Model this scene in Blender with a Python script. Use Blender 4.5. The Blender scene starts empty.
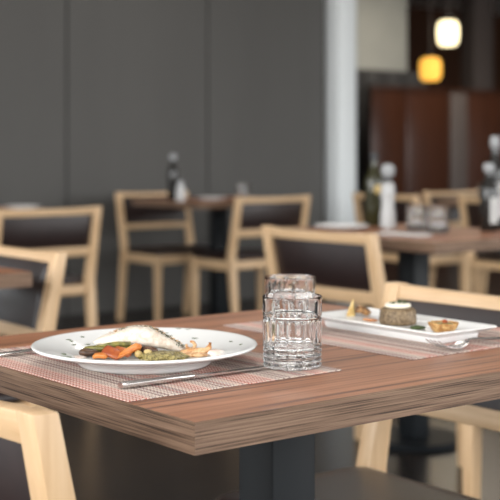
import bpy, bmesh, math, random
from mathutils import Vector, Matrix, noise

random.seed(7)
S = bpy.context.scene
COL = S.collection

# ------------------------------------------------------------------ camera
# Room axes: X and Y run along the two edges of the near table, origin on the floor below its near corner.
TH = math.radians(38.5)                 # angle between the view and the room axes
F_PX, HORIZON, CAM_Z = 1250.0, 152.0, 1.035
CAM = Vector((-0.773, -1.065, CAM_Z))
RIGHT = Vector((math.cos(TH), -math.sin(TH), 0))
FWD = Vector((math.sin(TH), math.cos(TH), 0))

cam_d = bpy.data.cameras.new('camera')
cam_d.sensor_width = 36.0
cam_d.sensor_fit = 'HORIZONTAL'
cam_d.lens = 36.0 * F_PX / 500.0
cam_d.shift_y = -(250.0 - HORIZON) / 500.0
cam_d.dof.use_dof = True
cam_d.dof.focus_distance = 1.51
cam_d.dof.aperture_fstop = 6.6
cam_d.clip_start = 0.05
cam = bpy.data.objects.new('camera', cam_d)
COL.objects.link(cam)
cam.location = CAM
cam.rotation_euler = (math.radians(90), 0, -TH)
S.camera = cam

# ------------------------------------------------------------------ light
S.view_settings.view_transform = 'Standard'
S.view_settings.look = 'None'
S.view_settings.gamma = 1.0
S.view_settings.use_curve_mapping = False
S.view_settings.exposure = 0.14

world = bpy.data.worlds.new('overcast_sky')
S.world = world
world.use_nodes = True
wn = world.node_tree.nodes
wl = world.node_tree.links
wn.clear()
w_out = wn.new('ShaderNodeOutputWorld')
w_bg = wn.new('ShaderNodeBackground')
w_tc = wn.new('ShaderNodeTexCoord')
w_sep = wn.new('ShaderNodeSeparateXYZ')
w_ramp = wn.new('ShaderNodeValToRGB')
w_ramp.color_ramp.elements[0].position = 0.0
w_ramp.color_ramp.elements[0].color = (0.13, 0.125, 0.115, 1)
w_ramp.color_ramp.elements[1].position = 0.06
w_ramp.color_ramp.elements[1].color = (0.93, 0.97, 1.0, 1)
wl.new(w_tc.outputs['Generated'], w_sep.inputs[0])
wl.new(w_sep.outputs['Z'], w_ramp.inputs['Fac'])
wl.new(w_ramp.outputs['Color'], w_bg.inputs['Color'])
w_bg.inputs['Strength'].default_value = 2.9
wl.new(w_bg.outputs[0], w_out.inputs[0])


def area_light(name, loc, rot, sx, sy, power, col):
    d = bpy.data.lights.new(name, 'AREA')
    d.shape = 'RECTANGLE'
    d.size, d.size_y, d.energy, d.color = sx, sy, power, col
    o = bpy.data.objects.new(name, d)
    COL.objects.link(o)
    o.location = loc
    o.rotation_euler = rot
    return o


# daylight entering through the glazed front (behind the camera) and the glazed side (left)
area_light('window_daylight', (-4.4, 0.6, 1.9), (0, math.radians(-90), 0), 2.4, 6.5, 250, (1.0, 0.98, 0.95))
area_light('window_daylight', (9.0, -4.4, 1.9), (math.radians(90), 0, 0), 8.0, 2.4, 260, (1.0, 0.98, 0.95))
area_light('window_daylight', (0.5, -4.4, 1.9), (math.radians(90), 0, 0), 6.5, 2.4, 80, (1.0, 0.98, 0.95))

for lx, ly in ((0.45, 0.4), (2.4, 2.1), (3.7, 4.3)):
    area_light('overhead_fill', (lx, ly, 3.17), (0, 0, 0), 0.7, 0.7, 14, (1.0, 0.96, 0.90))  # added fill from above, no fixture seen; brightens tabletops, plates and glasses
area_light('bar_fill', (9.4, 7.9, 3.15), (0, 0, 0), 1.6, 1.6, 42, (1.0, 0.88, 0.72))  # invented warm fill that lifts the far plaster and partition

# ------------------------------------------------------------------ helpers


def px(u, v, z):
    """room X, Y of the point of height z seen at photo pixel (u, v)"""
    d = F_PX * (CAM_Z - z) / (v - HORIZON)
    p = CAM + RIGHT * ((u - 250) / F_PX * d) + FWD * d
    return p.x, p.y


def at(u, v, d):
    """room point seen at photo pixel (u, v), d metres in front of the camera"""
    p = CAM + RIGHT * ((u - 250) / F_PX * d) + FWD * d
    return Vector((p.x, p.y, CAM_Z - (v - HORIZON) / F_PX * d))


class MB:
    def __init__(self):
        self.bm = bmesh.new()

    def quad_strip(self, loops, close=True, caps=True):
        rows = [[self.bm.verts.new(p) for p in lp] for lp in loops]
        n = len(rows[0])
        for r0, r1 in zip(rows, rows[1:]):
            for i in range(n if close else n - 1):
                j = (i + 1) % n
                self.bm.faces.new((r0[i], r0[j], r1[j], r1[i]))
        if caps:
            self.bm.faces.new(list(reversed(rows[0])))
            self.bm.faces.new(rows[-1])
        return rows

    def box(self, x0, x1, y0, y1, z0, z1):
        self.quad_strip([[(x0, y0, z), (x1, y0, z), (x1, y1, z), (x0, y1, z)] for z in (z0, z1)])
        return self

    def lathe(self, prof, n=48, cx=0, cy=0):
        """prof: list of (r, z); r == 0 becomes a pole"""
        prev = None
        for r, z in prof:
            if r < 1e-6:
                cur = [self.bm.verts.new((cx, cy, z))]
            else:
                cur = [self.bm.verts.new((cx + r * math.cos(2 * math.pi * i / n), cy + r * math.sin(2 * math.pi * i / n), z)) for i in range(n)]
            if prev:
                for i in range(n):
                    j = (i + 1) % n
                    if len(prev) == 1 and len(cur) == 1:
                        break
                    if len(prev) == 1:
                        self.bm.faces.new((prev[0], cur[j], cur[i]))
                    elif len(cur) == 1:
                        self.bm.faces.new((prev[i], prev[j], cur[0]))
                    else:
                        self.bm.faces.new((prev[i], prev[j], cur[j], cur[i]))
            prev = cur
        return self

    def tube(self, pts, rad, n=10, flat=1.0):
        pts = [Vector(p) for p in pts]
        if not hasattr(rad, '__len__'):
            rad = [rad] * len(pts)
        loops = []
        for k, p in enumerate(pts):
            t = (pts[min(k + 1, len(pts) - 1)] - pts[max(k - 1, 0)]).normalized()
            up = Vector((0, 0, 1)) if abs(t.z) < 0.95 else Vector((0, 1, 0))
            s = t.cross(up).normalized()
            w = s.cross(t)
            loops.append([p + (s * math.cos(2 * math.pi * i / n) + w * flat * math.sin(2 * math.pi * i / n)) * rad[k] for i in range(n)])
        self.quad_strip(loops)
        return self

    def blob(self, c, r, sub=3, amp=0.12, freq=40, seed=0, rot=None):
        res = bmesh.ops.create_icosphere(self.bm, subdivisions=sub, radius=1.0)
        c = Vector(c)
        r = Vector(r) if hasattr(r, '__len__') else Vector((r, r, r))
        off = Vector((seed * 3.1, seed * 1.7, seed * 5.3))
        for v in res['verts']:
            d = v.co.copy()
            q = Vector((d.x * r.x, d.y * r.y, d.z * r.z))
            q *= 1 + amp * noise.noise(q * freq + off) + amp * 0.5 * noise.noise(q * freq * 2.3 + off)
            if rot is not None:
                q = rot @ q
            v.co = c + q
        return self

    def build(self, name, mat, parent=None, loc=None, rotz=None, bevel=0, seg=2, smooth=True, angle=35, bevel_angle=30):
        bm = self.bm
        bmesh.ops.recalc_face_normals(bm, faces=bm.faces)
        if bevel:
            ed = [e for e in bm.edges if len(e.link_faces) == 2 and e.calc_face_angle(0) > math.radians(bevel_angle)]
            bmesh.ops.bevel(bm, geom=ed, offset=bevel, segments=seg, profile=0.5, affect='EDGES', clamp_overlap=True)
        me = bpy.data.meshes.new(name)
        bm.to_mesh(me)
        bm.free()
        if smooth:
            for p in me.polygons:
                p.use_smooth = True
            me.set_sharp_from_angle(angle=math.radians(angle))
        me.materials.append(mat)
        o = bpy.data.objects.new(name, me)
        COL.objects.link(o)
        if parent:
            o.parent = parent
        if loc is not None:
            o.location = loc
        if rotz is not None:
            o.rotation_euler = (0, 0, rotz)
        return o


def tag(o, label, cat, group=None):
    o['label'] = label
    o['category'] = cat
    if group:
        o['group'] = group
    return o


def thing(name, label, cat, loc=(0, 0, 0), rotz=0, group=None):
    o = bpy.data.objects.new(name, None)
    o.empty_display_size = 0.05
    COL.objects.link(o)
    o.location = loc
    o.rotation_euler = (0, 0, rotz)
    return tag(o, label, cat, group)


def struct(o):
    o['kind'] = 'structure'
    return o


def copy_tree(o, parent=None):
    c = o.copy()
    COL.objects.link(c)
    c.parent = parent
    for ch in list(o.children):
        copy_tree(ch, c)
    return c


def place(proto, used, loc, rotz, label, group):
    o = copy_tree(proto) if used else proto
    o.location = loc
    o.rotation_euler = (0, 0, rotz)
    o['label'] = label
    o['group'] = group
    return o


# ------------------------------------------------------------------ materials


def mat(name, col, rough=0.5, metal=0.0, spec=None, **kw):
    m = bpy.data.materials.new(name)
    m.use_nodes = True
    b = m.node_tree.nodes['Principled BSDF']
    b.inputs['Base Color'].default_value = (*col, 1)
    b.inputs['Roughness'].default_value = rough
    b.inputs['Metallic'].default_value = metal
    if spec is not None:
        b.inputs['Specular IOR Level'].default_value = spec
    for k, v in kw.items():
        b.inputs[k.replace('_', ' ')].default_value = v
    return m


def grain(name, stops, scale, rough=0.4, bump=0.0, detail=6, mid=None, spec=None, coat=0):
    """noise stretched by scale (object space), mapped on a colour ramp"""
    m = mat(name, stops[0][1], rough, spec=spec)
    nt = m.node_tree
    b = nt.nodes['Principled BSDF']
    if coat:
        b.inputs['Coat Weight'].default_value = coat
        b.inputs['Coat Roughness'].default_value = 0.15
    tc = nt.nodes.new('ShaderNodeTexCoord')
    mp = nt.nodes.new('ShaderNodeMapping')
    mp.inputs['Scale'].default_value = scale
    nz = nt.nodes.new('ShaderNodeTexNoise')
    nz.inputs['Scale'].default_value = 1.0
    nz.inputs['Detail'].default_value = detail
    nz.inputs['Roughness'].default_value = 0.6
    rp = nt.nodes.new('ShaderNodeValToRGB')
    els = rp.color_ramp.elements
    while len(els) < len(stops):
        els.new(0.5)
    for e, (p, c) in zip(els, stops):
        e.position = p
        e.color = (*c, 1)
    nt.links.new(tc.outputs['Object'], mp.inputs[0])
    nt.links.new(mp.outputs[0], nz.inputs['Vector'])
    nt.links.new(nz.outputs['Fac'], rp.inputs[0])
    nt.links.new(rp.outputs[0], b.inputs['Base Color'])
    if bump:
        bp = nt.nodes.new('ShaderNodeBump')
        bp.inputs['Strength'].default_value = bump
        bp.inputs['Distance'].default_value = 0.001
        nt.links.new(nz.outputs['Fac'], bp.inputs['Height'])
        nt.links.new(bp.outputs[0], b.inputs['Normal'])
    return m


MAPLE = [(0.3, (0.50, 0.325, 0.175)), (0.5, (0.57, 0.385, 0.22)), (0.72, (0.63, 0.445, 0.27))]
M_maple_v = grain('maple_upright', MAPLE, (60, 60, 4), 0.42)
M_maple_h = grain('maple_crosswise', MAPLE, (60, 4, 60), 0.42)
M_maple_x = grain('maple_lengthwise', MAPLE, (4, 60, 60), 0.42)
M_top = grain('walnut_tabletop', [(0.37, (0.11, 0.043, 0.022)), (0.45, (0.27, 0.112, 0.056)), (0.55, (0.345, 0.150, 0.078)), (0.65, (0.41, 0.19, 0.105))], (2.5, 110, 110), 0.42, 0.03, spec=0.3)
M_edge = grain('oak_edge_band', [(0.37, (0.045, 0.026, 0.017)), (0.45, (0.14, 0.085, 0.055)), (0.55, (0.20, 0.125, 0.083)), (0.66, (0.28, 0.18, 0.122))], (5.5, 520, 520), 0.6, 0.3, 5, spec=0.3)
M_leather = grain('brown_leather', [(0.3, (0.013, 0.0065, 0.006)), (0.7, (0.021, 0.010, 0.009))], (25, 25, 25), 0.35, 0.04)
M_panel = grain('glazed_brown_leather', [(0.3, (0.013, 0.0065, 0.006)), (0.7, (0.021, 0.010, 0.009))], (25, 25, 25), 0.35, 0.04, coat=0.3)
M_steel_black = mat('black_powder_coat', (0.007, 0.009, 0.011), 0.5, spec=0.22)
M_porcelain = mat('white_porcelain', (0.84, 0.84, 0.83), 0.12, spec=0.5)
M_steel = mat('polished_steel', (0.62, 0.61, 0.60), 0.18, 1.0)
M_wall = grain('grey_wall_panel', [(0.3, (0.064, 0.061, 0.0575)), (0.7, (0.072, 0.069, 0.065))], (3, 3, 0.6), 0.6)
M_gap = mat('dark_joint', (0.03, 0.03, 0.03), 0.8)
M_floor = grain('dark_stone', [(0.3, (0.012, 0.009, 0.0075)), (0.7, (0.023, 0.017, 0.014))], (4, 4, 4), 0.25, 0.05, spec=0.25)
M_ceil = mat('white_ceiling_paint', (0.80, 0.79, 0.77), 0.8)
M_column = mat('pale_column_paint', (0.74, 0.775, 0.79), 0.5)
M_plaster = grain('beige_plaster', [(0.3, (0.40, 0.41, 0.385)), (0.7, (0.45, 0.46, 0.43))], (3, 3, 3), 0.8)
M_wood_dark = grain('dark_brown_wood', [(0.3, (0.050, 0.020, 0.009)), (0.7, (0.085, 0.033, 0.015))], (12, 12, 1.2), 0.4)
M_wood_red = grain('red_brown_wood', [(0.3, (0.048, 0.016, 0.008)), (0.7, (0.078, 0.027, 0.013))], (12, 12, 1.2), 0.28)
M_charcoal = mat('charcoal_laminate', (0.028, 0.028, 0.030), 0.45)
M_greystrip = mat('grey_brown_post', (0.12, 0.098, 0.09), 0.45)


def glass_mat(name, col=(1, 1, 1), rough=0.0, ior=1.5):
    m = bpy.data.materials.new(name)
    m.use_nodes = True
    nt = m.node_tree
    b = nt.nodes['Principled BSDF']
    b.inputs['Base Color'].default_value = (*col, 1)
    b.inputs['Roughness'].default_value = rough
    b.inputs['IOR'].default_value = ior
    b.inputs['Transmission Weight'].default_value = 1.0
    return m


M_glass = glass_mat('clear_glass', (0.985, 0.99, 0.99))
M_green_glass = glass_mat('dark_green_glass', (0.10, 0.11, 0.03), 0.05)


def lamp_mat(name, col, strength):
    m = mat(name, col, 0.6)
    b = m.node_tree.nodes['Principled BSDF']
    b.inputs['Emission Color'].default_value = (*col, 1)
    b.inputs['Emission Strength'].default_value = strength
    return m


# ------------------------------------------------------------------ room shell
WALL_B = 5.83
f = MB().box(-7, 17, -7, 14, -0.12, 0.0).build('floor', M_floor, smooth=False)
struct(f)
c = MB().box(-4.6, 17, -4.6, 14, 3.2, 3.3).build('ceiling', M_ceil, smooth=False)
struct(c)
wall = struct(MB().box(-1.1, 5.43, WALL_B + 0.02, WALL_B + 0.2, 0, 3.2).build('wall_back', M_gap, smooth=False))
edges = [-1.09, 0.03, 1.13, 2.15, 3.235, 4.343, 5.43]
for x0, x1 in zip(edges, edges[1:]):
    MB().box(x0 + 0.006, x1 - 0.006, WALL_B, WALL_B + 0.02, 0.0, 3.2).build('panel', M_wall, wall, bevel=0.003, seg=1)
struct(MB().box(5.33, 5.43, WALL_B + 0.2, 12.0, 0, 3.2).build('wall_return', M_wall, smooth=False))
# pale column at the end of the grey wall
struct(MB().box(5.455, 5.64, 5.72, 5.95, 0, 3.2).build('trim_1', M_column, bevel=0.01))
far = struct(MB().box(5.43, 17, 12.0, 12.15, 0, 3.2).build('wall_far', M_wood_dark, smooth=False))
struct(MB().box(16.0, 16.15, -4.6, 12.0, 0, 3.2).build('wall_right', M_wood_dark, smooth=False))

# ------------------------------------------------------------------ far bar room
# low partition of red-brown panels
t = thing('wooden_partition', 'tall glossy red-brown wooden partition below the two glowing lamps', 'partition', (8.48, 8.5, 0))
for x0, x1 in ((0.0, 0.51), (0.52, 1.215), (1.50, 2.3), (2.31, 3.2)):
    MB().box(x0, x1, 0, 0.05, 0.04, 1.72).build('panel', M_wood_red, t, bevel=0.006)
MB().box(1.22, 1.49, -0.02, 0.05, 0.0, 1.70).build('post', M_greystrip, t, bevel=0.01)
MB().box(-0.01, 3.2, 0.005, 0.045, 0.0, 0.04).build('plinth', M_charcoal, t)
MB().box(-0.01, 3.2, -0.02, 0.07, 1.72, 1.745).build('cap_rail', M_wood_red, t, bevel=0.004)

t = thing('dark_cabinet', 'charcoal cabinet standing behind the left end of the brown partition', 'cabinet', (8.35, 8.95, 0))
MB().box(0.15, 1.46, 0.0, 0.4, 0, 1.95).build('body', M_charcoal, t, bevel=0.006)
for k in range(4):
    MB().box(0.16 + k * 0.323, 0.475 + k * 0.323, -0.018, -0.001, 0.08, 1.94).build('door', M_charcoal, t, bevel=0.004)

p0 = at(357, 40, 14.2)
MB_pl = MB().box(8.95, 10.25, 9.7, 10.0, 0, 3.2)
struct(MB_pl.build('trim_2', M_plaster, bevel=0.01))
struct(MB().box(11.82, 12.2, 10.0, 10.25, 0, 3.2).build('trim_3', M_greystrip, bevel=0.01))


def pendant(u, v, d, w, h, m, label):
    p = at(u, v, d)
    t = thing('pendant_lamp', label, 'lamp', (p.x, p.y, p.z - h / 2), 0, 'glowing pendant lamps')
    pr = [(0, 0.012), (w * 0.36, 0.0), (w * 0.46, h * 0.12), (w * 0.5, h * 0.45), (w * 0.48, h * 0.8), (w * 0.38, h * 0.96), (0.03, h), (0, h)]
    MB().lathe(pr, 24).build('shade', m, t)
    MB().lathe([(0, h), (0.028, h), (0.024, h + 0.05), (0.008, h + 0.07), (0, h + 0.07)], 16).build('cap', M_charcoal, t)
    top = 3.2 - (p.z - h / 2)
    MB().tube([(0, 0, h + 0.06), (0, 0, top)], 0.006, 8).build('cord', M_greystrip, t)
    return t


pendant(448, 33, 12.6, 0.215, 0.25, lamp_mat('warm_white_lamp', (1.0, 0.86, 0.52), 2.6), 'pale yellow glowing pendant lamp, the higher of the two lamps')
pendant(430.5, 69, 12.4, 0.215, 0.23, lamp_mat('amber_lamp', (1.0, 0.50, 0.075), 1.25), 'amber glowing pendant lamp, the lower of the two lamps')

# ------------------------------------------------------------------ chairs


def back_x(z):
    """centre line of the back frame in side view (chair faces +x)"""
    if z < 0.44:
        return -0.255 + 0.05 * (z / 0.44)
    return -0.205 - 0.07 * ((z - 0.44) / 0.345)


def chair_slab(z0, z1, thick, half, bow, mater, name, parent, bev, crown=0.0, fwd=0.0):
    m = MB()
    n = 12
    loops = []
    for i in range(n + 1):
        y = -half + 2 * half * i / n
        q = 1 - (y / half) ** 2
        dx = fwd - bow * q
        zt = z1 - crown * q
        a, b = back_x(z0) + dx, back_x(zt) + dx
        h = thick / 2
        loops.append([(a - h, y, z0), (a + h, y, z0), (b + h, y, zt), (b - h, y, zt)])
    m.quad_strip(loops)
    return m.build(name, mater, parent, bevel=bev)


def make_chair():
    t = thing('dining_chair', 'chair', 'chair', group='maple dining chairs')
    W = 0.27
    for s in (-1, 1):
        m = MB()
        loops = []
        for z, tx in ((0.0, 0.026), (0.2, 0.034), (0.36, 0.046), (0.44, 0.048), (0.52, 0.042), (0.62, 0.036), (0.7, 0.032), (0.785, 0.029)):
            x = back_x(z)
            y0, y1 = s * W, s * (W - 0.038)
            loops.append([(x - tx / 2, y0, z), (x + tx / 2, y0, z), (x + tx / 2, y1, z), (x - tx / 2, y1, z)])
        m.quad_strip(loops)
        m.build('back_post', M_maple_v, t, bevel=0.0035)
        m = MB()
        xf, yf = 0.15, s * (W - 0.024)
        m.quad_strip([[(xf - r, yf - r, z), (xf + r, yf - r, z), (xf + r, yf + r, z), (xf - r, yf + r, z)] for z, r in ((0, 0.014), (0.25, 0.018), (0.42, 0.021))])
        m.build('leg', M_maple_v, t, bevel=0.004)
        MB().box(-0.185, 0.13, s * (W - 0.012), s * (W - 0.034), 0.365, 0.42).build('side_rail', M_maple_x, t, bevel=0.003)
    half = W - 0.038
    chair_slab(0.748, 0.783, 0.024, half, 0.012, M_maple_h, 'top_rail', t, 0.003, 0.004)
    chair_slab(0.590, 0.7575, 0.016, half, 0.012, M_panel, 'back_panel', t, 0.003, fwd=0.007)
    chair_slab(0.556, 0.5985, 0.022, half, 0.010, M_maple_h, 'lower_rail', t, 0.003)
    MB().box(0.14, 0.162, -(W - 0.045), W - 0.045, 0.365, 0.42).build('front_rail', M_maple_h, t, bevel=0.003)
    MB().box(-0.222, -0.2, -(W - 0.044), W - 0.044, 0.375, 0.42).build('rear_rail', M_maple_h, t, bevel=0.003)
    # upholstered seat with a soft crown
    m = MB()
    n = 14
    x0, x1, hy = -0.184, 0.175, W - 0.008

    def se(s_):
        return math.copysign(1 - (1 - abs(s_)) ** 2, s_)
    rows = []
    for zz, inset in ((0.4215, 0.012), (0.425, 0.003), (0.436, 0.0)):
        rows.append((zz, inset))
    # outline as rounded rectangle loops, then crowned top rings
    def outline(ins, z, k=9, rad=0.035):
        pts = []
        cx = ((x1 - ins - rad, hy - ins - rad, 0), (x0 + ins + rad, hy - ins - rad, 90), (x0 + ins + rad, -(hy - ins - rad), 180), (x1 - ins - rad, -(hy - ins - rad), 270))
        for ax, ay, a0 in cx:
            for i in range(k):
                a = math.radians(a0 + 90 * i / (k - 1))
                pts.append((ax + rad * math.cos(a), ay + rad * math.sin(a), z))
        return pts
    loops = [outline(i_, z_) for z_, i_ in rows]
    loops += [outline(0.004, 0.446), outline(0.014, 0.453)]
    base = outline(0.014, 0.453)
    cx_, cy_ = (x0 + x1) / 2, 0
    for k in (0.85, 0.65, 0.4, 0.15):
        zz = 0.453 + 0.010 * (1 - k * k)
        loops.append([(cx_ + (p[0] - cx_) * k, p[1] * k, zz) for p in base])
    m.quad_strip(loops)
    m.build('seat', M_leather, t, angle=60)
    return t


chair = make_chair()
n_chair = [0]


def put_chair(bx, by, ang, label):
    """bx, by: middle of the top rail on the plan; ang: the way the sitter faces"""
    a = math.radians(ang)
    o = place(chair, n_chair[0] > 0, (bx + 0.272 * math.cos(a), by + 0.272 * math.sin(a), 0), a, label, 'maple dining chairs')
    n_chair[0] += 1
    return o


CHAIRS = [
    (-0.178, 0.262, 0, 'maple dining chair cut off at the bottom left corner, nearest of all'),
    (0.935, 0.382, 180, 'maple dining chair behind the white rectangular plate, facing the near table'),
    (2.02, 3.90, 90, 'maple dining chair on the left before the grey wall, its back to the viewer'),
    (0.80, 1.935, 180, 'maple dining chair on the left drawn up to the cut-off table corner'),
    (1.915, 1.965, 0, 'maple dining chair right behind the two glass tumblers, its back to the viewer'),
    (3.66, 5.50, -90, 'maple dining chair behind the far table, against the grey wall, facing the viewer'),
    (3.76, 4.42, 90, 'maple dining chair beside the black pedestal of the table by the grey wall'),
    (2.022, 0.784, 180, 'maple dining chair at the right edge, only its front leg showing below the near table'),
    (4.53, 4.30, 0, 'distant maple dining chair behind the tall oil bottle near the pale column'),
    (4.59, 3.49, 0, 'distant maple dining chair behind the vinegar bottles at the right edge'),
    (5.27, 4.43, -90, 'distant maple dining chair facing the viewer across the farthest table'),
]
for a_ in CHAIRS:
    put_chair(*a_)

# ------------------------------------------------------------------ tables
TZ, TT = 0.75, 0.0345


def make_table(L, Wd, label, loc):
    t = thing('restaurant_table', label, 'table', loc, 0, 'walnut pedestal tables')
    top = MB().box(0.0012, L - 0.0012, 0.0012, Wd - 0.0012, TZ - TT + 0.001, TZ).build('tabletop', M_top, t, smooth=False)
    for (cx, cy, r, ln) in ((0, 0, 0, L), (L, 0, 90, Wd), (L, Wd, 180, L), (0, Wd, 270, Wd)):
        m = MB()
        e = 0.0012
        z0, z1 = TZ - TT, TZ + 0.0002
        m.quad_strip([[(0, 0, z), (ln, 0, z), (ln - e, e, z), (e, e, z)] for z in (z0, z1)])
        o = m.build('edge_band', M_edge, top, smooth=False)
        o.location = (cx, cy, 0)
        o.rotation_euler = (0, 0, math.radians(r))
    cx, cy = L / 2, Wd / 2
    MB().box(cx - 0.041, cx + 0.041, cy - 0.039, cy + 0.041, 0.022, TZ - TT - 0.006).build('pedestal', M_steel_black, t, bevel=0.004)
    MB().box(cx - 0.16, cx + 0.16, cy - 0.16, cy + 0.16, TZ - TT - 0.006, TZ - TT).build('mounting_plate', M_steel_black, t)
    MB().lathe([(0, 0), (0.168, 0), (0.17, 0.003), (0.17, 0.016), (0.164, 0.022), (0, 0.022)], 48, cx, cy).build('base_plate', M_steel_black, t)
    return t


make_table(0.80, 0.69, 'walnut table in the foreground laid with two plates of food', (0, 0, 0))
make_table(0.80, 0.69, 'walnut table cut off by the left edge of the picture', (-0.13, 1.58, 0))
make_table(0.69, 0.85, 'walnut table on the right holding the oil bottle and two tumblers', (2.12, 1.64, 0))
make_table(0.80, 0.69, 'walnut table by the grey wall holding a dark bottle and white shaker', (3.37, 4.60, 0))
make_table(0.80, 0.69, 'walnut table hidden behind the far left chair', (1.52, 4.15, 0))
make_table(0.80, 0.69, 'farthest walnut table, before the brown partition', (4.80, 3.46, 0))

# ------------------------------------------------------------------ place mats
MATC = bpy.data.materials.new('woven_vinyl')
MATC.use_nodes = True
_b = MATC.node_tree.nodes['Principled BSDF']
_b.inputs['Roughness'].default_value = 0.55
_at = MATC.node_tree.nodes.new('ShaderNodeAttribute')
_at.attribute_name = 'strand'
MATC.node_tree.links.new(_at.outputs['Color'], _b.inputs['Base Color'])


def make_mat(label, loc):
    t = thing('place_mat', label, 'place mat', loc, 0, 'woven place mats')
    LA, LB, nS, per = 0.331, 0.430, 150, 0.0037
    p = LA / nS
    rng = random.Random(3)
    red, cream, grey, pink, dark = (0.50, 0.11, 0.085), (0.70, 0.60, 0.52), (0.40, 0.33, 0.31), (0.70, 0.40, 0.33), (0.20, 0.12, 0.11)
    seqs = [[pink, red, cream, pink], [cream, grey, cream, cream], [grey, dark, grey, cream], [red, cream, pink, red], [cream, pink, cream, grey], [dark, grey, red, grey]]
    plan = [0, 0, 3, 4, 1, 2, 2, 1, 5, 2, 4, 0, 3, 4, 1, 2, 5, 1, 4, 3, 0]
    nB = int(LB / per * 2)
    verts, faces, cols = [], [], []
    for k in range(nS):
        col = seqs[plan[(k // 4) % len(plan)]][k % 4]
        j = rng.uniform(0.85, 1.12)
        col = tuple(min(1, c_ * j) for c_ in col)
        xc = (k + 0.5) * p
        base = len(verts)
        e0, e1 = rng.uniform(-0.0012, 0.0012), rng.uniform(-0.0012, 0.0012)
        for i in range(nB + 1):
            y = e0 + (LB + e1 - e0) * i / nB
            up = 0.0006 * (1 if (i + k) % 2 else -1)
            w = p * (0.52 if (i + k) % 2 else 0.40)
            for dx, dz in ((-w, 0.0008), (-w * 0.55, 0.0017), (w * 0.55, 0.0017), (w, 0.0008)):
                verts.append((xc + dx, y, dz + (up if dz > 0.001 else 0)))
                weft = (0.30, 0.11, 0.095) if (i // 2) % 2 else (0.70, 0.60, 0.52)
                alt = weft if (i + k) % 2 == 0 else col
                cols.append(alt)
        for i in range(nB):
            for q in range(3):
                a_ = base + i * 4 + q
                faces.append((a_, a_ + 1, a_ + 5, a_ + 4))
        # ends
        faces.append((base + 3, base + 2, base + 1, base))
        b2 = base + nB * 4
        faces.append((b2, b2 + 1, b2 + 2, b2 + 3))
    me = bpy.data.meshes.new('weave')
    me.from_pydata(verts, [], faces)
    ca = me.color_attributes.new('strand', 'FLOAT_COLOR', 'POINT')
    flat = []
    for c_ in cols:
        flat += [*c_, 1.0]
    ca.data.foreach_set('color', flat)
    for q in me.polygons:
        q.use_smooth = True
    me.materials.append(MATC)
    bk = MB().box(0.001, LA - 0.001, 0.001, LB - 0.001, 0.0, 0.0009).build('backing', mat('mat_backing', (0.16, 0.10, 0.09), 0.8), t, smooth=False)
    o = bpy.data.objects.new('weave', me)
    COL.objects.link(o)
    o.parent = t
    return t


MZ = 0.7525
m1 = make_mat('red and grey woven place mat under the round plate', (0.003, 0.134, TZ))
m2 = copy_tree(m1)
m2.location = (0.797, 0.134 + 0.430, TZ)
m2.rotation_euler = (0, 0, math.pi)
m2['label'] = 'pink and cream woven place mat under the rectangular plate'

# ------------------------------------------------------------------ tumblers


def make_tumbler():
    t = thing('glass_tumbler', 'tumbler', 'glass', group='cut glass tumblers')
    H_, n = 0.0932, 168
    R0 = 0.0395
    m = MB()

    def outer(th, z):
        u = z / H_
        r = R0 * (0.965 + 0.035 * u)
        ph = (th * 12 / (2 * math.pi)) % 1.0          # twelve panels round
        d = abs(ph - 0.5) * 2                          # 1 at a panel's border
        g = max(0.0, (d - 0.72) / 0.28)                # V-cut between two panels
        if z < 0.031:                                  # stacked scalloped rings
            q = (z % 0.0062) / 0.0062
            r += 0.0030 * math.sin(math.pi * q) ** 0.8 - 0.0022
            r -= 0.0020 * g
        elif z < 0.064:                                # tall cut panels
            e = min(1, (z - 0.031) / 0.002, (0.064 - z) / 0.002)
            r += -0.0024 * g * e - 0.0014 * e * max(0, 0.55 - d) / 0.55
        elif z < 0.0675:
            r += -0.0020 * math.sin(math.pi * (z - 0.064) / 0.0035)
        elif z < 0.0895:
            e = min(1, (z - 0.0675) / 0.002, (0.0895 - z) / 0.003)
            r += -0.0018 * g * e
        return r
    zs = [0.0, 0.0006] + [0.0062 * k / 6 for k in range(1, 31)] + [0.032, 0.033, 0.036, 0.042, 0.05, 0.058, 0.062, 0.063, 0.064, 0.0648, 0.0657, 0.0666, 0.0675, 0.0685, 0.0695, 0.074, 0.079, 0.083, 0.0855, 0.0865, 0.088, 0.0895, 0.0915]
    loops = [[(0.0375 * math.cos(2 * math.pi * i / n), 0.0375 * math.sin(2 * math.pi * i / n), 0.0) for i in range(n)]]
    for z in zs[1:]:
        loops.append([(outer(2 * math.pi * i / n, z) * math.cos(2 * math.pi * i / n), outer(2 * math.pi * i / n, z) * math.sin(2 * math.pi * i / n), z) for i in range(n)])

    def ring(r, z):
        loops.append([(r * math.cos(2 * math.pi * i / n), r * math.sin(2 * math.pi * i / n), z) for i in range(n)])
    ring(0.0393, 0.0927)
    ring(0.0386, H_)
    ring(0.0383, H_)
    ring(0.0380, 0.0925)
    for z, r in ((0.08, 0.0372), (0.06, 0.0352), (0.04, 0.0343), (0.026, 0.0338), (0.018, 0.0326), (0.0145, 0.030), (0.013, 0.024), (0.0125, 0.012), (0.0123, 0.003)):
        ring(r, z)
    m.quad_strip(loops)
    m.build('glass_body', M_glass, t, angle=50)
    return t


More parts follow.
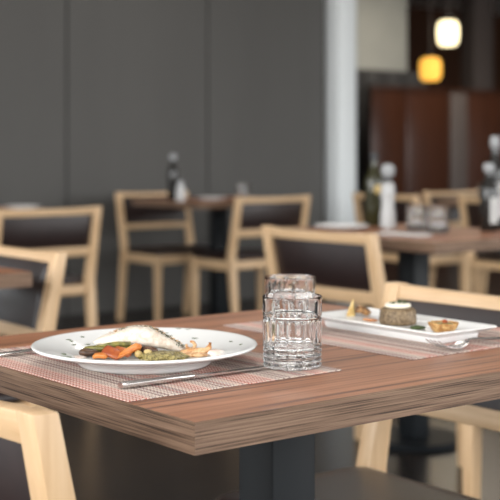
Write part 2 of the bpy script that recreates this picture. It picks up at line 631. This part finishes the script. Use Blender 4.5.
tum = make_tumbler()
g_used = 0
for x, y, z, rz, lab in (
    (0.298, 0.192, MZ, 0.2, 'clear cut glass tumbler in front, standing on the woven mat'),
    (*(CAM + RIGHT * (40 / F_PX * 1.925) + FWD * 1.925).xy, TZ, 0.5, 'clear cut glass tumbler half hidden behind the front tumbler'),
    (*at(438, 0, 4.42).xy, TZ, 0.1, 'blurred tumbler on the right-hand table, the right one of its pair'),
    (*at(417, 0, 4.55).xy, TZ, 0.6, 'blurred tumbler on the right-hand table, the left one of its pair'),
    (5.02, 3.95, TZ, 0.3, 'distant tumbler on the farthest table, left of two'),
    (5.12, 3.78, TZ, 0.3, 'distant tumbler on the farthest table, right of two'),
    (3.98, 4.98, TZ, 0.3, 'blurred tumbler on the table by the grey wall'),
):
    place(tum, g_used, (x, y, z), rz, lab, 'cut glass tumblers')
    g_used += 1

# ------------------------------------------------------------------ round plate and its food
PC = CAM + RIGHT * ((145 - 250) / F_PX * 1.673) + FWD * 1.673
PX, PY = PC.x, PC.y
ROT = -TH                                   # local x runs to the viewer's right, local y away
plate = thing('round_plate', 'round white porcelain plate with fish and vegetables', 'plate', (PX, PY, MZ), ROT)
prof = [(0, 0.004), (0.080, 0.004), (0.086, 0.0), (0.0915, 0.0), (0.094, 0.003), (0.098, 0.010), (0.115, 0.0135), (0.140, 0.0190), (0.1535, 0.0225), (0.1565, 0.0240), (0.1575, 0.0255), (0.1568, 0.0268), (0.1545, 0.0272), (0.150, 0.0262), (0.130, 0.0215), (0.112, 0.0172), (0.104, 0.0148), (0.098, 0.0125), (0.088, 0.0112), (0.05, 0.0105), (0, 0.0105)]
prof = [(r * 0.955, z) for r, z in prof]
MB().lathe(prof, 96).build('plate_body', M_porcelain, plate, angle=70)
WELL = MZ + 0.0105


def food(name, label, cat, mater, builder, group=None, loc=(0, 0, 0), origin=None, rot=ROT, angle=60, **kw):
    m = MB()
    builder(m)
    ox = origin if origin else (PX, PY, WELL)
    o = m.build(name, mater, None, angle=angle)
    r = Matrix.Rotation(rot, 3, 'Z') @ Vector(loc)
    o.location = Vector(ox) + r
    o.rotation_euler = (0, 0, rot)
    return tag(o, label, cat, group)


def spotted(name, c1, c2, scale, rough=0.5, sss=0.0, lo=0.4, hi=0.6, bump=0.3):
    m = grain(name, [(lo, c1), (hi, c2)], (scale, scale, scale), rough, bump, 4)
    if sss:
        b = m.node_tree.nodes['Principled BSDF']
        b.inputs['Subsurface Weight'].default_value = sss
        b.inputs['Subsurface Radius'].default_value = (0.01, 0.006, 0.004)
        b.inputs['Subsurface Scale'].default_value = 0.4
    return m


M_fish = spotted('white_fish', (0.52, 0.40, 0.30), (0.72, 0.65, 0.56), 110, 0.45, 0.1, 0.3, 0.55, 0.8)
M_crust = spotted('seared_crust', (0.42, 0.19, 0.06), (0.72, 0.52, 0.30), 160, 0.5)
M_herb = mat('dark_herbs', (0.045, 0.05, 0.018), 0.6)
M_herb_g = mat('green_herbs', (0.055, 0.085, 0.02), 0.6)
M_aspar = spotted('green_asparagus', (0.085, 0.08, 0.015), (0.22, 0.19, 0.04), 120, 0.4)
M_carrot = spotted('carrot', (0.50, 0.14, 0.025), (0.66, 0.25, 0.055), 60, 0.32)
M_pepper = spotted('red_pepper', (0.27, 0.055, 0.015), (0.44, 0.12, 0.03), 60, 0.3)
M_aub = spotted('roasted_aubergine', (0.03, 0.015, 0.01), (0.10, 0.045, 0.02), 80, 0.35)
M_pesto = spotted('green_pesto', (0.11, 0.085, 0.02), (0.42, 0.34, 0.13), 320, 0.4, 0, 0.4, 0.62, 0.6)
M_onion = spotted('pale_chickpea', (0.38, 0.25, 0.08), (0.55, 0.42, 0.18), 90, 0.4)
M_prawn = spotted('roasted_golden', (0.42, 0.17, 0.05), (0.68, 0.46, 0.25), 130, 0.4)
M_foam = spotted('pink_sauce', (0.74, 0.58, 0.50), (0.80, 0.72, 0.66), 80, 0.25)


def build_fish(m):
    sec = [(-0.071, 0.0150, 0.0165, 0.004), (-0.066, 0.012, 0.020, 0.012), (-0.052, 0.011, 0.0265, 0.020), (-0.034, 0.0105, 0.0335, 0.025), (-0.014, 0.010, 0.0375, 0.027), (0.004, 0.009, 0.0365, 0.027), (0.018, 0.0075, 0.0310, 0.025), (0.032, 0.005, 0.0225, 0.021), (0.045, 0.003, 0.0140, 0.015), (0.055, 0.002, 0.008, 0.009), (0.060, 0.002, 0.004, 0.003)]
    fine = []
    for s0, s1 in zip(sec, sec[1:]):
        for k in range(4):
            q = k / 4
            fine.append([a_ + (b_ - a_) * q for a_, b_ in zip(s0, s1)])
    fine.append(sec[-1])
    n = 28
    loops = []
    for x, zb, zt, w in fine:
        lp = []
        for i in range(n):
            a = 2 * math.pi * i / n
            cy, sz = math.cos(a), math.sin(a)
            y = w * math.copysign(abs(cy) ** 0.7, cy)
            z = (zb + zt) / 2 + (zt - zb) / 2 * math.copysign(abs(sz) ** 0.8, sz)
            d = noise.noise(Vector((x, y, z)) * 70) * 0.0016 + noise.noise(Vector((x * 0.6, y, z * 2)) * 190) * 0.0006
            lp.append((x, y + d * cy + 0.016, z + d * sz))
        loops.append(lp)
    m.quad_strip(loops)


fish = food('fish_fillet', 'white fish fillet with a dark herb crust on the round plate', 'fish', M_fish, build_fish)


def flakes(m, pts, size, seed):
    rng = random.Random(seed)
    for p in pts:
        a = rng.uniform(0, 6.28)
        l, w = size * rng.uniform(0.6, 1.3), size * rng.uniform(0.25, 0.5)
        d = Vector((math.cos(a), math.sin(a), rng.uniform(-0.5, 0.5))).normalized() * l
        s = Vector((-math.sin(a), math.cos(a), rng.uniform(-0.2, 0.2))).normalized() * w
        q = Vector(p)
        h = Vector((0, 0, size * 0.28))
        m.quad_strip([[q - d - h, q + s - h, q + d - h, q - s - h], [q - d * 0.8 + h, q + s * 0.8 + h, q + d * 0.8 + h, q - s * 0.8 + h]])


rng = random.Random(11)
ridge = [(-0.052, 0.0265), (-0.034, 0.0335), (-0.014, 0.0375), (0.004, 0.0365), (0.018, 0.031), (0.032, 0.0225), (0.045, 0.014), (0.053, 0.0095)]


def ridge_z(x):
    for (xa, za), (xb, zb) in zip(ridge, ridge[1:]):
        if xa <= x <= xb:
            return za + (zb - za) * (x - xa) / (xb - xa)
    return 0.02


pts = []
for k in range(170):
    x = -0.046 + 0.098 * rng.random() ** 0.8
    dy = rng.gauss(-0.004, 0.004)
    pts.append((x, 0.015 + dy, ridge_z(x) + 0.0006 - 14 * dy * dy))
m = MB()
flakes(m, pts, 0.0014, 5)
hc = m.build('herb_crust', M_herb, fish, smooth=False)
hc['kind'] = 'stuff'
m = MB()
for k in range(46):
    x = -0.05 + 0.10 * rng.random()
    dy = rng.gauss(0.002, 0.006)
    m.blob((x, 0.016 + dy, ridge_z(x) - 0.0002 - 14 * dy * dy), (0.0042, 0.003, 0.0009), 1, 0.2, 300, k)
sc_ = m.build('seared_skin', M_crust, fish)
sc_['kind'] = 'stuff'


def spear(pts, rads):
    return lambda m: m.tube(pts, rads, 10)


for k, (p, r, lab) in enumerate((
    ([(-0.083, -0.006, 0.0085), (-0.078, -0.006, 0.0095), (-0.06, -0.007, 0.0105), (-0.04, -0.010, 0.0108), (-0.02, -0.012, 0.011)], [0.001, 0.0034, 0.0045, 0.0046, 0.0042], 'green asparagus spear under the fish, tip pointing left'),
    ([(-0.074, 0.004, 0.006), (-0.068, 0.004, 0.007), (-0.045, 0.001, 0.0078), (-0.015, -0.003, 0.0075), (0.002, -0.004, 0.0068)], [0.001, 0.0034, 0.0046, 0.0046, 0.004], 'green asparagus spear lying lower, half buried under the fish'),
    ([(-0.06, -0.014, 0.0145), (-0.05, -0.0135, 0.0155), (-0.035, -0.013, 0.0165), (-0.018, -0.011, 0.0165)], [0.001, 0.003, 0.004, 0.0035], 'short green asparagus piece on top of the others'),
)):
    food('asparagus_spear', lab, 'asparagus', M_aspar, spear(p, r), 'asparagus under the fish')

food('aubergine_piece', 'dark roasted aubergine piece at the left of the vegetables', 'vegetable', M_aub, lambda m: m.blob((-0.073, -0.018, 0.0065), (0.013, 0.008, 0.0055), 3, 0.2, 90, 1))
food('aubergine_piece', 'dark roasted aubergine piece between carrot and fish', 'vegetable', M_aub, lambda m: m.blob((0.004, -0.0125, 0.008), (0.014, 0.006, 0.0062), 3, 0.2, 90, 6))


def wedge(a, b, w0, w1, h0, h1, tilt=0.0):
    """a roasted strip: tapered, rounded, from a to b"""
    def go(m):
        A, B = Vector(a), Vector(b)
        t = (B - A).normalized()
        s = t.cross(Vector((0, 0, 1))).normalized()
        s = Matrix.Rotation(tilt, 3, t) @ s
        u = s.cross(t)
        loops = []
        for k in range(9):
            q = k / 8
            e = 1 if 0 < k < 8 else 0.45
            c_ = A.lerp(B, q) + u * (0.0015 * math.sin(q * 3.1))
            w, h = (w0 + (w1 - w0) * q) * e, (h0 + (h1 - h0) * q) * e
            loops.append([c_ + s * (w * math.copysign(abs(math.cos(i_)) ** 0.6, math.cos(i_))) + u * (h * math.copysign(abs(math.sin(i_)) ** 0.6, math.sin(i_))) for i_ in [2 * math.pi * j / 16 for j in range(16)]])
        m.quad_strip(loops)
    return go


food('carrot_strip', 'bright orange carrot strip leaning up towards the fish', 'carrot', M_carrot, wedge((-0.033, -0.040, 0.0035), (-0.004, -0.018, 0.0160), 0.0028, 0.0062, 0.0022, 0.0040, 0.5))
food('carrot_strip', 'small orange carrot piece lying low at the left', 'carrot', M_carrot, wedge((-0.066, -0.032, 0.0035), (-0.046, -0.036, 0.0045), 0.005, 0.0055, 0.003, 0.0035, 0.2))
food('red_pepper_piece', 'red-orange pepper piece standing in front of the asparagus', 'pepper', M_pepper, wedge((-0.053, -0.026, 0.0115), (-0.028, -0.037, 0.0042), 0.008, 0.007, 0.0036, 0.0036, 0.8))
food('red_pepper_piece', 'red pepper strip crossing behind the orange carrot strip', 'pepper', M_pepper, wedge((-0.040, -0.020, 0.011), (-0.016, -0.030, 0.0055), 0.006, 0.006, 0.003, 0.003, 0.6))


def pesto(m):
    m.blob((0.024, -0.026, 0.0022), (0.034, 0.022, 0.0068), 4, 0.22, 120, 3)


food('pesto_mound', 'yellow-green pesto spread beneath the tail of the fish', 'sauce', M_pesto, pesto)
food('chickpea', 'pale yellow chickpea between carrot and pesto', 'chickpea', M_onion, lambda m: m.blob((-0.006, -0.031, 0.0066), (0.0052, 0.005, 0.0048), 3, 0.1, 120, 2), 'chickpeas')
food('chickpea', 'pale yellow chickpea resting on the pesto', 'chickpea', M_onion, lambda m: m.blob((0.006, -0.028, 0.0082), (0.0055, 0.005, 0.0042), 3, 0.1, 120, 4), 'chickpeas')


def prawn(m):
    pts_ = []
    for k in range(15):
        a = math.radians(-200 + 300 * k / 14)
        pts_.append((0.061 + 0.0058 * math.cos(a), 0.004, 0.0125 + 0.0052 * math.sin(a)))
    m.tube(pts_, [0.0012 + 0.0016 * math.sin(math.pi * (k + 1) / 16) for k in range(15)], 8)


food('onion_ring', 'curled golden onion ring right of the fish tail', 'onion', M_prawn, prawn)
food('fried_potato', 'golden fried sliver with an upturned end right of the fish', 'potato', M_prawn, lambda m: m.tube([(0.048, -0.004, 0.003), (0.060, -0.006, 0.0045), (0.074, -0.007, 0.005), (0.083, -0.005, 0.0065), (0.0865, -0.003, 0.012), (0.0875, -0.002, 0.0175)], [0.004, 0.0062, 0.0064, 0.0052, 0.0036, 0.0022], 10))
food('fried_potato', 'flat brown fried sliver lying under the onion ring', 'potato', M_prawn, lambda m: m.blob((0.066, -0.016, 0.0028), (0.018, 0.006, 0.0030), 3, 0.25, 90, 9))
food('sauce_pool', 'pink sauce pool at the left of the vegetables', 'sauce', M_foam, lambda m: m.blob((-0.085, -0.022, 0.0012), (0.010, 0.012, 0.002), 3, 0.2, 90, 12), 'pink sauce')
food('sauce_pool', 'pale pink sauce pool at the right of the fried slivers', 'sauce', M_foam, lambda m: m.blob((0.095, -0.004, 0.0026), (0.015, 0.013, 0.0060), 3, 0.2, 90, 14), 'pink sauce')


def plate_z(r):
    inner = [(0, 0.0105), (0.05, 0.0105), (0.088, 0.0112), (0.098, 0.0125), (0.104, 0.0148), (0.112, 0.0172), (0.130, 0.0215), (0.150, 0.0262)]
    for (ra, za), (rb, zb) in zip(inner, inner[1:]):
        if ra <= r <= rb:
            return za + (zb - za) * (r - ra) / (rb - ra)
    return 0.026


# chopped herbs scattered over the plate's rim, one by one
HERBS = [(67, 340), (70, 345), (73, 349), (68, 357), (81, 340), (86, 348), (118, 331), (165, 333.5), (178, 339), (189, 338), (170, 332), (62, 354), (110, 333), (195, 344), (232, 343), (242, 345)]
leaf = None
for k, (u, v) in enumerate(HERBS):
    x, y = px(u, v, MZ + 0.021)
    r = math.hypot(x - PX, y - PY)
    x, y = px(u, v, MZ + plate_z(min(r, 0.15)))
    r = math.hypot(x - PX, y - PY)
    if leaf is None:
        mm = MB()
        mm.quad_strip([[(-0.0055, 0, z), (-0.0015, -0.0022, z), (0.0030, -0.0018, z), (0.0058, 0, z), (0.0026, 0.0020, z), (-0.002, 0.0024, z)] for z in (0.0, 0.0012)])
        leaf = mm.build('herb_flake', M_herb_g, None)
        o = leaf
    else:
        o = leaf.copy()
        COL.objects.link(o)
    o.location = (x, y, MZ + plate_z(r) + 0.0004)
    o.rotation_euler = (0, 0, ROT + random.Random(k).uniform(-0.9, 0.9))
    tag(o, 'chopped green herb flake scattered on the round plate', 'herb', 'herb flakes on the round plate')

# ------------------------------------------------------------------ cutlery


def make_knife(label, loc, rotz):
    t = thing('table_knife', label, 'knife', loc, rotz)
    m = MB()
    loops = []
    for x, w, h in ((0.0, 0.0055, 0.0030), (0.004, 0.0068, 0.0038), (0.05, 0.0062, 0.0036), (0.095, 0.0048, 0.0032), (0.105, 0.0042, 0.0028)):
        loops.append([(x, w * math.copysign(abs(math.cos(a)) ** 0.5, math.cos(a)), 0.004 + h * math.copysign(abs(math.sin(a)) ** 0.5, math.sin(a))) for a in [2 * math.pi * i / 16 for i in range(16)]])
    m.quad_strip(loops)
    m.build('handle', M_steel, t)
    m = MB()
    loops = []
    for x, y0, y1, h in ((0.103, -0.0035, 0.0035, 0.0024), (0.115, -0.0055, 0.0062, 0.0014), (0.15, -0.006, 0.0085, 0.0010), (0.19, -0.006, 0.0088, 0.0009), (0.215, -0.0055, 0.006, 0.0008), (0.226, -0.005, 0.001, 0.0006), (0.230, -0.0045, -0.0025, 0.0003)):
        loops.append([(x, y0, 0.0035 - h), (x, y1, 0.0035 - h * 0.2), (x, y1, 0.0035 + h * 0.2), (x, y0, 0.0035 + h)])
    m.quad_strip(loops)
    m.build('blade', M_steel, t)
    return t


make_knife('polished steel table knife on the mat before the round plate', (0.034, 0.198, MZ), math.radians(-1))


def make_fork(label, loc, rotz):
    """handle end at the origin, tines towards +x"""
    t = thing('table_fork', label, 'fork', loc, rotz, 'steel forks')
    m = MB()
    loops = []
    for x, w, z, h in ((0.0, 0.0055, 0.0034, 0.0014), (0.004, 0.0072, 0.0034, 0.0018), (0.05, 0.006, 0.0046, 0.0018), (0.095, 0.0040, 0.0085, 0.0018), (0.112, 0.0032, 0.0100, 0.0017), (0.124, 0.0038, 0.0092, 0.0014)):
        loops.append([(x, w * math.cos(a), z + h * math.sin(a)) for a in [2 * math.pi * i / 14 for i in range(14)]])
    m.quad_strip(loops)
    m.build('handle', M_steel, t)
    m = MB()
    loops = []
    for x, w, z in ((0.122, 0.0036, 0.0093), (0.128, 0.0075, 0.0070), (0.136, 0.0108, 0.0040), (0.146, 0.0118, 0.0022), (0.150, 0.0118, 0.0022)):
        dip = 0.0
        loops.append([(x, -w, z - 0.0007), (x, 0, z - 0.0016), (x, w, z - 0.0007), (x, w, z + 0.0007), (x, 0, z - 0.0002), (x, -w, z + 0.0007)])
    m.quad_strip(loops)
    head = m.build('head', M_steel, t)
    for k in range(4):
        y = -0.0103 + k * 0.00687
        m = MB()
        loops = []
        for x, z, w in ((0.149, 0.0022, 0.0018), (0.160, 0.0030, 0.0016), (0.172, 0.0058, 0.0014), (0.183, 0.0105, 0.0012), (0.192, 0.0160, 0.0007)):
            loops.append([(x, y - w, z - 0.0007), (x, y + w, z - 0.0007), (x, y + w, z + 0.0007), (x, y - w, z + 0.0007)])
        m.quad_strip(loops)
        m.build('tine', M_steel, head)
    return t


make_fork('steel fork at the left edge, half hidden behind the round plate', (0.026, 0.500, MZ), 0.0)
fk = make_fork('steel fork with raised tines beside the rectangular plate', (0.735, 0.160, MZ), math.pi + 0.03)
fk.scale = (1.1, 1.1, 1.1)

# ------------------------------------------------------------------ rectangular plate and its food
RX, RY = 0.628, 0.322


def rrect(hx, hy, z, rad=0.006, k=5):
    pts_ = []
    for ax, ay, a0 in ((hx - rad, hy - rad, 0), (-(hx - rad), hy - rad, 90), (-(hx - rad), -(hy - rad), 180), (hx - rad, -(hy - rad), 270)):
        for i in range(k):
            a = math.radians(a0 + 90 * i / (k - 1))
            pts_.append((ax + rad * math.cos(a), ay + rad * math.sin(a), z))
    return pts_


rp = thing('rectangular_plate', 'long white rectangular porcelain plate holding a brown timbale', 'plate', (RX, RY, MZ))
m = MB()
HX, HY = 0.068, 0.143
m.quad_strip([rrect(HX - 0.030, HY - 0.030, 0.003), rrect(HX - 0.026, HY - 0.026, 0.0), rrect(HX - 0.022, HY - 0.022, 0.0), rrect(HX - 0.020, HY - 0.020, 0.003), rrect(HX - 0.019, HY - 0.019, 0.0095), rrect(HX - 0.006, HY - 0.006, 0.0150), rrect(HX, HY, 0.0182), rrect(HX, HY, 0.0200), rrect(HX - 0.0025, HY - 0.0025, 0.0208), rrect(HX - 0.008, HY - 0.008, 0.0185), rrect(HX - 0.016, HY - 0.016, 0.0145), rrect(HX - 0.024, HY - 0.024, 0.0125)])
m.build('plate_body', M_porcelain, rp, angle=50)
RZ = MZ + 0.0126
M_mince = spotted('brown_mince', (0.09, 0.055, 0.025), (0.26, 0.18, 0.10), 240, 0.5, 0, 0.38, 0.62, 0.8)
M_cream = mat('cream_cheese', (0.85, 0.80, 0.66), 0.4)
M_chip = spotted('golden_crisp', (0.55, 0.34, 0.10), (0.74, 0.56, 0.24), 120, 0.45)
M_fig = spotted('caramelised_fig', (0.10, 0.045, 0.015), (0.42, 0.22, 0.08), 120, 0.35)
M_tart = spotted('golden_pastry', (0.30, 0.13, 0.035), (0.58, 0.37, 0.15), 150, 0.45)
M_sauce = spotted('orange_sauce', (0.55, 0.19, 0.05), (0.70, 0.34, 0.14), 100, 0.2)


def org(u, v):
    x, y = px(u, v, RZ)
    return (x, y, RZ)


def timbale(m):
    n = 48
    loops = []
    for z, r in ((0, 0.0265), (0.0015, 0.0285), (0.006, 0.0292), (0.012, 0.0290), (0.018, 0.0284), (0.022, 0.0275), (0.0245, 0.0255), (0.0255, 0.022), (0.0258, 0.012), (0.0258, 0.003)):
        lp = []
        for i in range(n):
            a = 2 * math.pi * i / n
            q = Vector((math.cos(a), math.sin(a), z * 60))
            rr = r * (1 + 0.045 * noise.noise(q * 4) + 0.03 * noise.noise(q * 11))
            lp.append((rr * math.cos(a), rr * math.sin(a), z))
        loops.append(lp)
    m.quad_strip(loops)


TO = org(398, 325)
food('mince_timbale', 'brown mince timbale in the middle of the rectangular plate', 'timbale', M_mince, timbale, origin=(RX + 0.004, RY + 0.006, RZ))
TX, TY = RX + 0.004, RY + 0.006


def disc(m):
    m.lathe([(0, 0), (0.018, 0), (0.0202, 0.0015), (0.0205, 0.0040), (0.0192, 0.0062), (0.014, 0.0068), (0, 0.0068)], 32)


food('cheese_disc', 'white cheese disc lying on the brown timbale', 'cheese', M_cream, disc, origin=(TX, TY, RZ + 0.0258))


def garnish(m):
    rg = random.Random(4)
    flakes(m, [(rg.uniform(-0.013, 0.013), rg.uniform(-0.013, 0.013), rg.uniform(0.0004, 0.002)) for _ in range(26)], 0.0022, 8)


g = food('herb_garnish', 'chopped green herbs on top of the white cheese disc', 'herbs', M_herb_g, garnish, origin=(TX, TY, RZ + 0.0328))
g['kind'] = 'stuff'


def chip(m):
    loops = []
    for z, x, w, th in ((0.0, 0.0, 0.0085, 0.003), (0.006, 0.0004, 0.0075, 0.003), (0.012, 0.0010, 0.0055, 0.0026), (0.019, 0.0022, 0.0030, 0.002), (0.025, 0.0034, 0.0014, 0.0012), (0.028, 0.004, 0.0005, 0.0006)):
        loops.append([(x + w * math.cos(a) * 0.9, th * math.sin(a), z) for a in [2 * math.pi * i / 12 for i in range(12)]])
    m.quad_strip(loops)


food('pastry_crisp', 'pointed golden pastry crisp standing at the far end of the plate', 'crisp', M_chip, chip, origin=(RX + 0.008, RY + 0.118, RZ))
food('fig_wedge', 'dark caramelised fig wedge leaning on the pastry crisp', 'fig', M_fig, wedge((0.008, -0.004, 0.0135), (0.030, -0.008, 0.0050), 0.0075, 0.0065, 0.0055, 0.0045, 0.3), origin=(RX + 0.008, RY + 0.118, RZ), group='fig wedges')
food('fig_wedge', 'brown caramelised fig wedge lying lower behind the crisp', 'fig', M_fig, wedge((0.006, 0.010, 0.0085), (0.034, 0.008, 0.0048), 0.0065, 0.006, 0.0050, 0.0045, 0.0), origin=(RX + 0.008, RY + 0.118, RZ), group='fig wedges')
food('sauce_streak', 'orange sauce streak between fig and timbale', 'sauce', M_sauce, lambda m: m.blob((0, 0, 0.0008), (0.010, 0.016, 0.0022), 3, 0.2, 90, 3), origin=(RX - 0.002, RY + 0.062, RZ), rot=0, group='orange sauce')


def tart(m):
    n = 40
    loops = []
    for z, r, wv in ((0, 0.015, 0), (0.003, 0.0175, 0.02), (0.008, 0.0205, 0.05), (0.013, 0.0225, 0.08), (0.0142, 0.0218, 0.08), (0.0125, 0.0195, 0.06), (0.0095, 0.016, 0.03), (0.009, 0.006, 0)):
        loops.append([((r * (1 + wv * math.sin(9 * a))) * math.cos(a), (r * (1 + wv * math.sin(9 * a))) * math.sin(a), z) for a in [2 * math.pi * i / n for i in range(n)]])
    m.quad_strip(loops)


TTX, TTY = px(443, 328, RZ)
TTX, TTY = RX - 0.004, RY - 0.098
tt = thing('pastry_tartlet', 'golden fluted pastry tartlet at the near end of the rectangular plate', 'tartlet', (TTX, TTY, RZ))
m = MB()
tart(m)
m.build('pastry_shell', M_tart, tt)
MB().blob((0, 0, 0.0105), (0.0165, 0.0165, 0.003), 3, 0.25, 110, 5).build('filling', M_aspar, tt)
MB().blob((0.001, -0.002, 0.0155), (0.0045, 0.0045, 0.0035), 2, 0.2, 150, 6).build('topping', M_pepper, tt)
food('herb_heap', 'dark green herb heap between the timbale and tartlet', 'herbs', M_herb_g, lambda m: m.blob((0, 0, 0.0015), (0.013, 0.010, 0.0032), 3, 0.35, 160, 7), origin=(RX - 0.012, RY - 0.052, RZ), rot=0)

# ------------------------------------------------------------------ things on the tables behind
M_vin = mat('dark_vinegar_glass', (0.012, 0.011, 0.010), 0.12)
M_lab = mat('white_paper_label', (0.50, 0.50, 0.49), 0.6)
M_gold = mat('gold_emblem', (0.50, 0.36, 0.13), 0.4)
M_capw = mat('silver_grey_cap', (0.33, 0.34, 0.35), 0.35)
M_salt = mat('white_ceramic', (0.46, 0.46, 0.46), 0.35)
M_oil = mat('green_oil_glass', (0.028, 0.027, 0.010), 0.12)


def bottle(name, label, loc, h, r, mg, cap, with_label, emblem, face, cap_r=0.6):
    t = thing(name, label, 'bottle', loc, face, 'bottles on the tables')
    pr = [(0, 0), (r * 0.9, 0), (r, 0.006), (r, h * 0.60), (r * 0.93, h * 0.66), (r * 0.6, h * 0.74), (r * 0.42, h * 0.80), (r * 0.40, h * 0.88), (0, h * 0.88)]
    b = MB().lathe(pr, 32).build('bottle_body', mg, t, angle=60)
    c0 = h * 0.865
    cr = r * cap_r
    MB().lathe([(0, c0), (cr * 0.8, c0), (cr, c0 + 0.006), (cr * 1.02, h - 0.01), (cr * 0.8, h - 0.002), (0, h)], 24).build('cap', cap, t, angle=60)
    if with_label:
        m = MB()
        n = 14
        rr = r + 0.0012
        inner = [(r + 0.0002, a) for a in [math.radians(-32 + 64 * i / n) for i in range(n + 1)]]
        lo, hi = h * 0.12, h * 0.50
        loops = []
        for _, a in inner:
            ca, sa = math.cos(a), math.sin(a)
            loops.append([((r + 0.0002) * ca, (r + 0.0002) * sa, lo), (rr * ca, rr * sa, lo), (rr * ca, rr * sa, hi), ((r + 0.0002) * ca, (r + 0.0002) * sa, hi)])
        m.quad_strip(loops)
        m.build('paper_label', M_lab, b)
    if emblem:
        m = MB()
        m.lathe([(0, 0), (r * 0.5, 0), (r * 0.5, 0.002), (0, 0.002)], 20)
        o = m.build('emblem', M_gold, b)
        o.location = (r - 0.002, 0, h * 0.5)
        o.rotation_euler = (0, math.radians(90), 0)
    return t


FACE = math.atan2(-FWD.y, -FWD.x)


def on(u, d):
    p = at(u, HORIZON, d)
    return (p.x, p.y, TZ)


bottle('oil_bottle', 'tall dark green oil bottle with a gold emblem on the right-hand table', on(374, 4.82), 0.285, 0.036, M_oil, M_charcoal, False, True, FACE + 0.35, 0.45)
bottle('vinegar_bottle', 'dark vinegar bottle with a pale cap at the right edge', on(489, 4.50), 0.245, 0.033, M_vin, M_capw, True, False, FACE + 0.5, 0.62)
bottle('vinegar_bottle', 'taller dark bottle standing behind the vinegar bottle at the right edge', on(495, 4.64), 0.345, 0.036, M_vin, M_capw, True, False, FACE + 0.3, 0.5)
bottle('vinegar_bottle', 'dark bottle with a silver cap before the grey wall', (3.47, 5.00, TZ), 0.275, 0.032, M_vin, M_capw, False, False, FACE, 0.62)


def grinder(label, loc, h, r):
    t = thing('salt_grinder', label, 'grinder', loc, 0, 'white grinders')
    MB().lathe([(0, 0), (r, 0), (r, 0.004), (r * 0.96, h * 0.22), (r * 0.78, h * 0.36), (r * 0.82, h * 0.45), (r * 0.95, h * 0.55), (r * 0.80, h * 0.68), (r * 0.6, h * 0.72), (0, h * 0.72)], 28).build('body', M_salt, t, angle=60)
    MB().lathe([(0, h * 0.715), (r * 0.5, h * 0.715), (r * 0.5, h * 0.80), (0, h * 0.80)], 20).build('neck', M_charcoal, t)
    MB().lathe([(0, h * 0.80), (r * 0.6, h * 0.80), (r * 0.86, h * 0.86), (r * 0.86, h * 0.94), (r * 0.55, h), (0, h)], 24).build('knob', M_capw, t, angle=60)
    return t


grinder('white salt grinder standing in front of the oil bottle', on(388, 4.68), 0.240, 0.030)


def shaker(label, loc):
    t = thing('salt_shaker', label, 'shaker', loc)
    MB().lathe([(0, 0), (0.027, 0), (0.030, 0.006), (0.030, 0.04), (0.024, 0.075), (0.018, 0.095), (0, 0.095)], 24).build('body', M_salt, t, angle=60)
    MB().lathe([(0, 0.094), (0.0185, 0.094), (0.018, 0.108), (0.012, 0.118), (0, 0.12)], 20).build('lid', M_capw, t, angle=60)


shaker('white salt shaker beside the dark bottle before the grey wall', (3.44, 4.88, TZ))


def side_plate(label, loc, r):
    o = MB().lathe([(0, 0), (r * 0.55, 0), (r * 0.6, 0.004), (r, 0.014), (r, 0.017), (r * 0.62, 0.008), (0, 0.007)], 40).build('side_plate', M_porcelain, None, loc=loc, angle=60)
    tag(o, label, 'plate', 'side plates on the tables behind')


side_plate('white side plate at the left corner of the right-hand table', (2.36, 2.33, TZ), 0.10)
side_plate('white side plate on the table by the grey wall', (3.66, 4.88, TZ), 0.09)
side_plate('white side plate behind the far left chair', (2.22, 4.52, TZ), 0.09)


def napkin(label, loc, rz):
    m = MB()
    loops = []
    for i in range(11):
        x = -0.09 + 0.018 * i
        w = 0.0012 * math.sin(i * 1.1)
        loops.append([(x, -0.035, 0), (x, 0.035, 0), (x, 0.035, 0.009 + w), (x, -0.035, 0.008 + w)])
    m.quad_strip(loops)
    o = m.build('folded_napkin', M_lab, None, loc=loc, rotz=rz, bevel=0.002)
    tag(o, label, 'napkin')


napkin('white folded napkin before the tumblers on the right-hand table', on(404, 4.28), math.radians(100))
